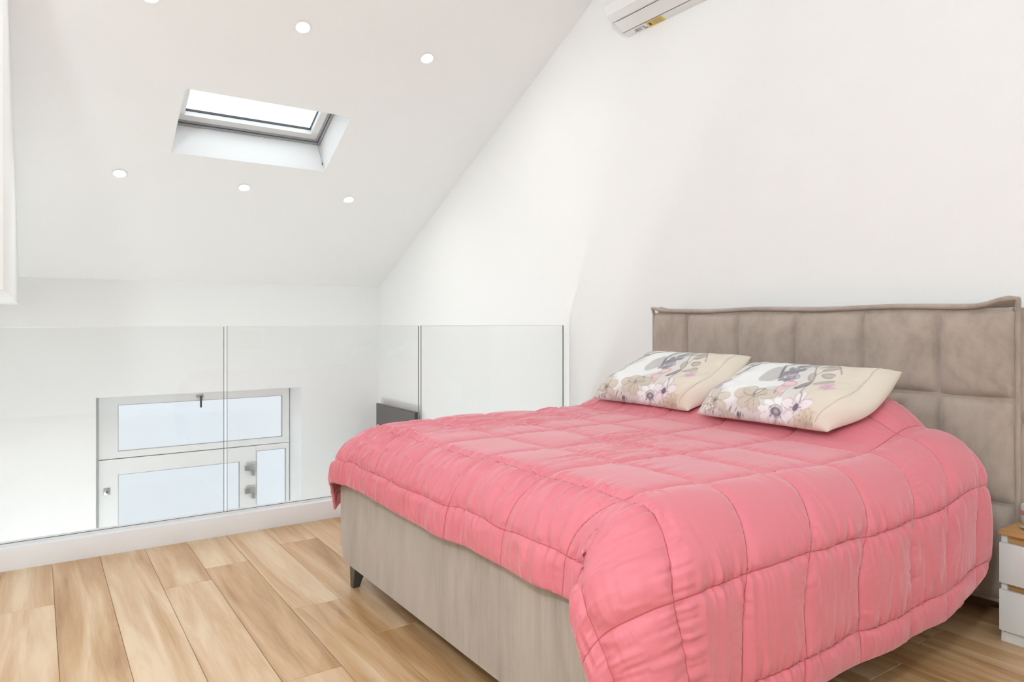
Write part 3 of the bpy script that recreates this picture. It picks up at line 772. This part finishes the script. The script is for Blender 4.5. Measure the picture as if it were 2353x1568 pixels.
# ------------------------------------------------------------------ pillows with printed flowers
CWn, CHn = 660, 440
def paint_print():
    yy, xx = np.mgrid[0:CHn, 0:CWn].astype(float)
    s = xx/CWn; t = 1 - yy/CHn            # t up
    img = np.zeros((CHn, CWn, 3))
    a = sstep(.60, .85, s + .10*(t - .5))
    img[:] = np.array((.68, .665, .64))[None, None]*(1-a[..., None]) + np.array((.72, .64, .54))[None, None]*a[..., None]
    img *= (1 + .03*vnoise(s*9, t*6, 41))[..., None]
    def blend(mask, col, alpha=1.0):
        m = np.clip(mask, 0, 1)[..., None]*alpha
        img[:] = img*(1-m) + np.array(col)*m
    def XY(S_, T_): return (s - S_)*1.5, (t - T_)        # equal units, 1 = pillow height
    def ell(S_, T_, rx, ry, ang, col, alpha=1.0, soft=.012, edge=None):
        dx, dy = XY(S_, T_); c, q = math.cos(ang), math.sin(ang)
        u = (dx*c + dy*q)/rx; v = (-dx*q + dy*c)/ry
        d = (np.hypot(u, v) - 1)*min(rx, ry)
        blend(sstep(soft, -soft, d), col, alpha)
        if edge: blend(np.exp(-(d/.006)**2), edge, .8)
    def petal(S_, T_, L_, w, ang, col, alpha=1.0, edge=None, soft=.008):
        dx, dy = XY(S_, T_); c, q = math.cos(ang), math.sin(ang)
        u = (dx*c + dy*q)/L_; v = (-dx*q + dy*c)
        wid = w*np.sqrt(np.clip(np.sin(np.clip(u, 0, 1)*math.pi), 0, 1))*(.55 + .6*np.clip(u, 0, 1))
        d = np.where((u > 0) & (u < 1), np.abs(v) - wid, .1)
        blend(sstep(soft, -soft, d), col, alpha)
        if edge: blend(np.exp(-(d/.005)**2)*((u > 0) & (u < 1)), edge, .75)
    def line(pts, w, col, alpha=1.0):
        d = np.full_like(s, 9.0)
        for (a0, b0), (a1, b1) in zip(pts, pts[1:]):
            ax, ay = (a1 - a0)*1.5, b1 - b0; dx, dy = XY(a0, b0)
            k = np.clip((dx*ax + dy*ay)/(ax*ax + ay*ay + 1e-12), 0, 1)
            d = np.minimum(d, np.hypot(dx - k*ax, dy - k*ay))
        blend(sstep(w*1.3, w*.5, d), col, alpha)
    grey, dark, white = (.27, .25, .27), (.10, .09, .10), (.84, .84, .83)
    mauve, plum, pink, beige, taupe = (.50, .38, .46), (.20, .15, .19), (.80, .46, .46), (.62, .54, .42), (.40, .34, .27)
    # white bird-like washes
    ell(.29, .62, .22, .20, .25, white, .9, .03); ell(.27, .36, .20, .10, .9, white, .8, .03)
    ell(.47, .60, .24, .07, .55, white, .85, .02); ell(.30, .88, .17, .07, .25, white, .85, .02)
    ell(.15, .50, .12, .05, .3, white, .6, .03)
    ell(.395, .755, .105, .115, .2, (.52, .51, .50), .95, .008)
    # twigs and leaves
    line([(.118, .727), (.168, .837), (.214, .92), (.274, .944), (.32, .955)], .011, dark, .85); line([(.13, .80), (.19, .87)], .006, grey, .8)
    for S_, T_, an in ((.09, .86, .35), (.11, .91, .2), (.045, .89, .6), (.13, .86, .1), (.06, .93, .3)): petal(S_, T_, .11, .013, an, grey, .9)
    line([(.476, .74), (.43, .84), (.418, .896), (.447, .964), (.479, .98)], .015, dark, .8); line([(.45, .91), (.52, .985)], .007, grey)
    # lilac lily at the left edge
    for an in (.2, .7, 1.2, 1.9, 2.6, 3.4): petal(.040, .47, .17, .032, an, mauve, .9, plum)
    petal(.030, .63, .13, .024, .9, plum, .9); petal(.075, .54, .15, .020, 1.0, mauve, .9, grey); petal(.105, .53, .13, .014, .9, grey, .8)
    line([(.05, .46), (.06, .32), (.05, .22)], .005, grey); line([(.08, .72), (.16, .80)], .006, grey, .6)
    for S_, T_ in ((.02, .36), (.05, .28), (.02, .20), (.07, .22)): petal(S_, T_, .11, .014, 1.9, (.42, .42, .45), .8)
    # beige blossom
    for k in range(5): petal(.155, .27, .20, .070, k*1.257 + .5, (.60, .53, .42), .75, (.30, .26, .20))
    for k in range(9): line([(.155, .27), (.155 + .035*math.cos(k*.7), .27 + .055*math.sin(k*.7))], .0042, dark, .9)
    rg_ = np.random.RandomState(3)
    for _ in range(110): ell(.115 + rg_.normal(0, .032), .14 + rg_.normal(0, .06), .008, .006, 0, (.22, .18, .13) if rg_.rand() < .45 else white, .85, .003)
    line([(.312, .046), (.287, .129), (.304, .206)], .007, dark, .85); line([(.335, .13), (.352, .20)], .006, dark, .8)
    for _ in range(70): ell(.37 + rg_.normal(0, .016), .075 + rg_.normal(0, .035), .007, .006, 0, dark if rg_.rand() < .6 else beige, .9, .003)
    for k in range(6): petal(.20 + .035*k, .00, .13, .030, .8 + .35*k, (.62, .57, .48), .5, taupe)
    # trumpet blossom
    for an, L_ in ((3.0, .24), (2.3, .18), (.35, .24), (3.9, .22), (4.9, .22), (1.1, .14)): petal(.462, .365, L_, .080, an, (.57, .50, .39), .75, (.33, .28, .22))
    for an in (3.0, .35, 4.1, 4.9): line([(.462, .365), (.462 + .09*math.cos(an), .365 + .13*math.sin(an))], .0035, grey)
    ell(.478, .44, .060, .022, .9, (.72, .68, .60), .85, .006, dark)
    # white anemone
    for k in range(9): petal(.647, .185, .205, .060, k*.698 + .2, white, .97, (.50, .49, .50))
    ell(.647, .180, .062, .066, 0, (.20, .16, .20), .95, .01); ell(.647, .188, .026, .026, 0, (.50, .45, .46), .9, .01)
    for k in range(26):
        an = k*.2417; ell(.647 + .052*math.cos(an), .180 + .090*math.sin(an), .008, .008, 0, dark, .9, .003)
    # pale pink cosmos
    for k in range(5): petal(.802, .285, .20, .070, k*1.257 + .35, (.82, .76, .77), .97, (.36, .30, .34))
    ell(.802, .285, .042, .046, 0, (.14, .10, .14), .95, .008)
    for k in range(10): line([(.802, .285), (.802 + .058*math.cos(k*.63), .285 + .088*math.sin(k*.63))], .0035, plum, .85)
    line([(.825, .34), (.79, .45), (.759, .485)], .007, grey)
    # big cream flower at the lower right
    for k in range(7): petal(.955, .05, .24, .06, .9 + k*.42, (.64, .56, .43), .75, (.34, .28, .2))
    for k in range(16): line([(.955, .03), (.955 + .12*math.cos(.6 + k*.14), .03 + .18*math.sin(.6 + k*.14))], .0032, (.36, .30, .22), .75)
    for S_, T_, an in ((.57, .06, -.4), (.66, .05, -.9), (.74, .08, -.5), (.50, .08, -2.2), (.83, .06, -1.8)): petal(S_, T_, .12, .028, an, (.56, .49, .42), .6, taupe)
    # hydrangea head
    for _ in range(34):
        S_, T_ = .532 + rg_.normal(0, .020), .79 + rg_.normal(0, .055)
        petal(S_, T_, rg_.uniform(.05, .09), .022, rg_.uniform(0, 6.28), (.27, .24, .28) if rg_.rand() < .65 else (.50, .44, .48), .9, grey)
    for k in range(8): petal(.545 + .012*k, .87 + .014*k, .075, .013, .7 + .12*k, (.42, .39, .41), .8)
    line([(.54, .80), (.60, .93), (.66, .99)], .005, grey, .7)
    # poppies in pink line
    ell(.595, .645, .058, .055, .4, pink, .55, .02, (.60, .24, .27)); ell(.578, .548, .045, .075, .2, (.82, .55, .55), .5, .02, (.66, .36, .38))
    line([(.585, .44), (.568, .54), (.585, .60)], .005, dark, .8); line([(.615, .62), (.64, .48), (.64, .38)], .004, taupe)
    ell(.625, .445, .026, .026, 0, pink, .7, .006, (.6, .3, .3))
    # bud, stem, leaves
    ell(.705, .615, .044, .075, -.3, (.25, .21, .24), .92, .006, dark); line([(.69, .58), (.72, .67)], .006, (.55, .48, .5))
    line([(.759, .485), (.742, .60), (.731, .682), (.69, .80), (.644, .879), (.62, .93)], .007, (.32, .28, .25)); line([(.70, .77), (.715, .84), (.74, .90)], .006, taupe)
    for S_, T_, an, L_ in ((.725, .70, 2.3, .16), (.71, .85, .45, .14), (.735, .80, -.1, .13), (.63, .90, 2.0, .10), (.75, .665, .35, .17), (.66, .90, .3, .15)): petal(S_, T_, L_, .032, an, (.46, .42, .38), .88, (.2, .18, .17))
    # thistle
    for k in range(60):
        an = rg_.uniform(0, 6.28); L_ = rg_.uniform(.03, .085)
        line([(.862, .616), (.862 + L_/1.5*math.cos(an), .616 + L_*math.sin(an))], .004, (.62, .38, .50), .8)
    line([(.70, .985), (.74, .965), (.798, .902), (.845, .828)], .006, grey, .85)
    return np.clip(img, 0, 1)
PRINT = paint_print()

def make_pillow(name, label, yl, yr, xb, zb, xt, zt, skew, seed, seam=.90):
    """yl/yr: Y of the left and right ends as seen; (xb,zb) bottom edge, (xt,zt) top edge"""
    n, m = 190, 124
    u = np.linspace(0, 1, n); v = np.linspace(0, 1, m)
    U, V = np.meshgrid(u, v, indexing='ij')
    bdir = np.array((xt - xb, 0, zt - zb)); H = np.linalg.norm(bdir); bdir = bdir/H
    nrm = np.array((-bdir[2], 0, bdir[0]))
    a, b_ = 2*U - 1, 2*V - 1
    prof = np.clip((1 - np.abs(a)**7)*(1 - np.abs(b_)**np.where(b_ < 0, 5.0, 2.6)), 0, 1)**.55
    Yc = yl + (yr - yl)*U
    bow = np.where(a > 0, -.055, .030)*np.abs(a)        # open end bows outwards, closed end draws in
    # edges draw in a little between the corners, corners poke out
    Yc = (yl+yr)/2 + (Yc - (yl+yr)/2)*(1 - bow*(1 - b_**2)) + skew*(.5 - V)*(1 - U)
    Yc = Yc - (yr - yl)*.115*sstep(.55, 1, U)*np.exp(-(V/.22)**2) - (yr - yl)*.02*sstep(.4, 0, U)*-np.exp(-(V/.2)**2)
    Hc = (V - .5)*(1 - .035*(1 - a**2)) + .5
    wrk = .0052*vnoise(U*9 + seed, V*5 + seed, 51) + .0022*vnoise(U*26, V*14 + seed, 52)
    low = np.exp(-V/.16)
    wrk += low*.009*vnoise(U*30 + seed, V*4, 53)*(prof > .05)
    sm_ = np.exp(-((U - seam - .02*(1-V))/.006)**2)*.004
    Tf = .064*(1 + .45*np.exp(-((V - .20)/.22)**2))
    F_ = prof*Tf + wrk*prof - sm_*prof
    Bk = -prof*.030
    mid = np.stack([xb + bdir[0]*H*Hc, Yc, zb + bdir[2]*H*Hc], -1)
    Pf = mid + F_[..., None]*nrm; Pb = mid + Bk[..., None]*nrm
    # colour sampled from the print
    S_ = np.clip(U/seam, 0, 1.2); col = np.zeros((n, m, 4)); col[..., 3] = 1
    Vp = V**.52                       # the case is drawn tight over the lower roll
    ii = np.clip(((1 - Vp)*(CHn - 1)), 0, CHn - 1); jj = np.clip(S_*(CWn - 1), 0, CWn - 1)
    i0 = np.floor(ii).astype(int); j0 = np.floor(jj).astype(int); i1 = np.minimum(i0+1, CHn-1); j1 = np.minimum(j0+1, CWn-1)
    fi, fj = (ii - i0)[..., None], (jj - j0)[..., None]
    col[..., :3] = PRINT[i0, j0]*(1-fi)*(1-fj) + PRINT[i1, j0]*fi*(1-fj) + PRINT[i0, j1]*(1-fi)*fj + PRINT[i1, j1]*fi*fj
    cream = np.array((.72, .64, .54))
    hemm = (U > seam)[..., None]*1.0
    col[..., :3] = col[..., :3]*(1 - hemm) + cream*hemm
    # one closed mesh: front grid followed by back grid sharing the rim
    k = n*m
    idx = np.arange(k).reshape(n, m)
    qf = np.stack([idx[:-1, :-1], idx[:-1, 1:], idx[1:, 1:], idx[1:, :-1]], -1).reshape(-1, 4)
    bidx = idx + k
    rim = np.zeros((n, m), bool); rim[0] = rim[-1] = True; rim[:, 0] = rim[:, -1] = True
    bidx = np.where(rim, idx, bidx)
    qb = np.stack([bidx[:-1, :-1], bidx[1:, :-1], bidx[1:, 1:], bidx[:-1, 1:]], -1).reshape(-1, 4)
    q = np.concatenate([qf, qb]); co = np.concatenate([Pf.reshape(-1, 3), Pb.reshape(-1, 3)])
    colb = col.copy(); colb[..., :3] = cream
    cc = np.concatenate([col.reshape(-1, 4), colb.reshape(-1, 4)])
    me = bpy.data.meshes.new(name)
    me.vertices.add(len(co)); me.vertices.foreach_set('co', co.reshape(-1).astype(np.float32))
    me.loops.add(q.size); me.loops.foreach_set('vertex_index', q.reshape(-1).astype(np.int32))
    me.polygons.add(len(q)); me.polygons.foreach_set('loop_start', (np.arange(len(q))*4).astype(np.int32))
    me.update(calc_edges=True)
    at = me.attributes.new('print', 'FLOAT_COLOR', 'POINT'); at.data.foreach_set('color', cc.reshape(-1).astype(np.float32))
    me.shade_smooth()
    o = put(name, me, 'pillow_print'); tag(o, label, 'pillow', 'floral pillows on the comforter')
    # raised seam of the pillowcase hem
    pts = []
    for vv in np.linspace(.03, .97, 40):
        j = int(vv*(m-1)); i = int((seam + .02*(1-vv))*(n-1)); pts.append(Pf[i, j] + nrm*.0008)
    sm2 = tube('hem_seam', pts, .0022, 'hem_thread', n=6); sm2.parent = o
    return o
simple('hem_thread', (.70, .62, .50), .8)
make_pillow('pillow', 'floral pillow on the right, the one nearer the camera and nightstand', 2.075, 1.375, 2.400, .745, 2.775, .955, .02, 3.0)
make_pillow('pillow', 'floral pillow on the left, the one farther from the camera', 2.770, 2.075, 2.440, .745, 2.790, .985, .10, 9.0)

# ------------------------------------------------------------------ nightstand
ns = empty('nightstand', (3.07, .92, 0), 'white two-drawer nightstand with a wooden top beside the headboard', 'nightstand')
NX0, NX1, NY1, NY0 = 2.866, 3.225, 1.078, .70
NH = .402
adopt(ns, box('side_panel', NX0 + .010, NX1, NY1 - .018, NY1, 0.0, NH - .016, 'white_lacquer', bevel=.001))
adopt(ns, box('side_panel', NX0 + .010, NX1, NY0, NY0 + .018, 0.0, NH - .016, 'white_lacquer', bevel=.001))
adopt(ns, box('back_panel', NX1 - .01, NX1, NY0 + .018, NY1 - .018, .0, NH - .016, 'white_lacquer'))
adopt(ns, box('plinth', NX0 + .012, NX0 + .028, NY0 + .018, NY1 - .018, 0, .050, 'white_lacquer'))
adopt(ns, box('top', NX0 - .004, NX1, NY0 - .004, NY1 + .004, NH - .016, NH, 'oak_top', bevel=.0015))
for k, (z0, z1) in enumerate(((.044, .190), (.214, .358))):
    d = box('drawer', NX0 - .006, NX0 + .010, NY0 - .001, NY1 + .001, z0, z1, 'white_lacquer', bevel=.0015); adopt(ns, d)
    g = box('finger_rail', NX0 + .022, NX0 + .034, NY0 + .018, NY1 - .018, z1 - .03, z1 + .030, 'oak_top'); g.parent = d

# striped tin and small dish at the right edge
tin = empty('striped_tin', (3.058, 1.040, NH), 'pink and white striped container at the edge of the nightstand top', 'container')
prf = [(.040, 0), (.042, .002), (.042, .022), (.042, .030), (.042, .040), (.042, .055), (.041, .062), (.036, .064)]
M = Matrix.Translation((3.058, 1.040, NH))
adopt(tin, lathe('body', [(.0395, 0), (.041, .002), (.041, .030), (.0395, .031)], 'tin_white', M=M, n=36))
adopt(tin, lathe('band', [(.0405, .0305), (.0425, .031), (.0425, .046), (.0405, .047)], 'tin_pink', M=M, n=36))
adopt(tin, lathe('lid', [(.0395, .0465), (.041, .047), (.041, .062), (.038, .066), (.012, .070)], 'tin_white', M=M, n=36))
dish = lathe('trinket_dish', [(.012, 0), (.020, .002), (.024, .007), (.0225, .0075), (.018, .004), (.004, .003)], 'steel', M=Matrix.Translation((2.948, 1.022, NH)), n=30)
tag(dish, 'small shiny metal piece on the nightstand top in front of the striped container', 'trinket')
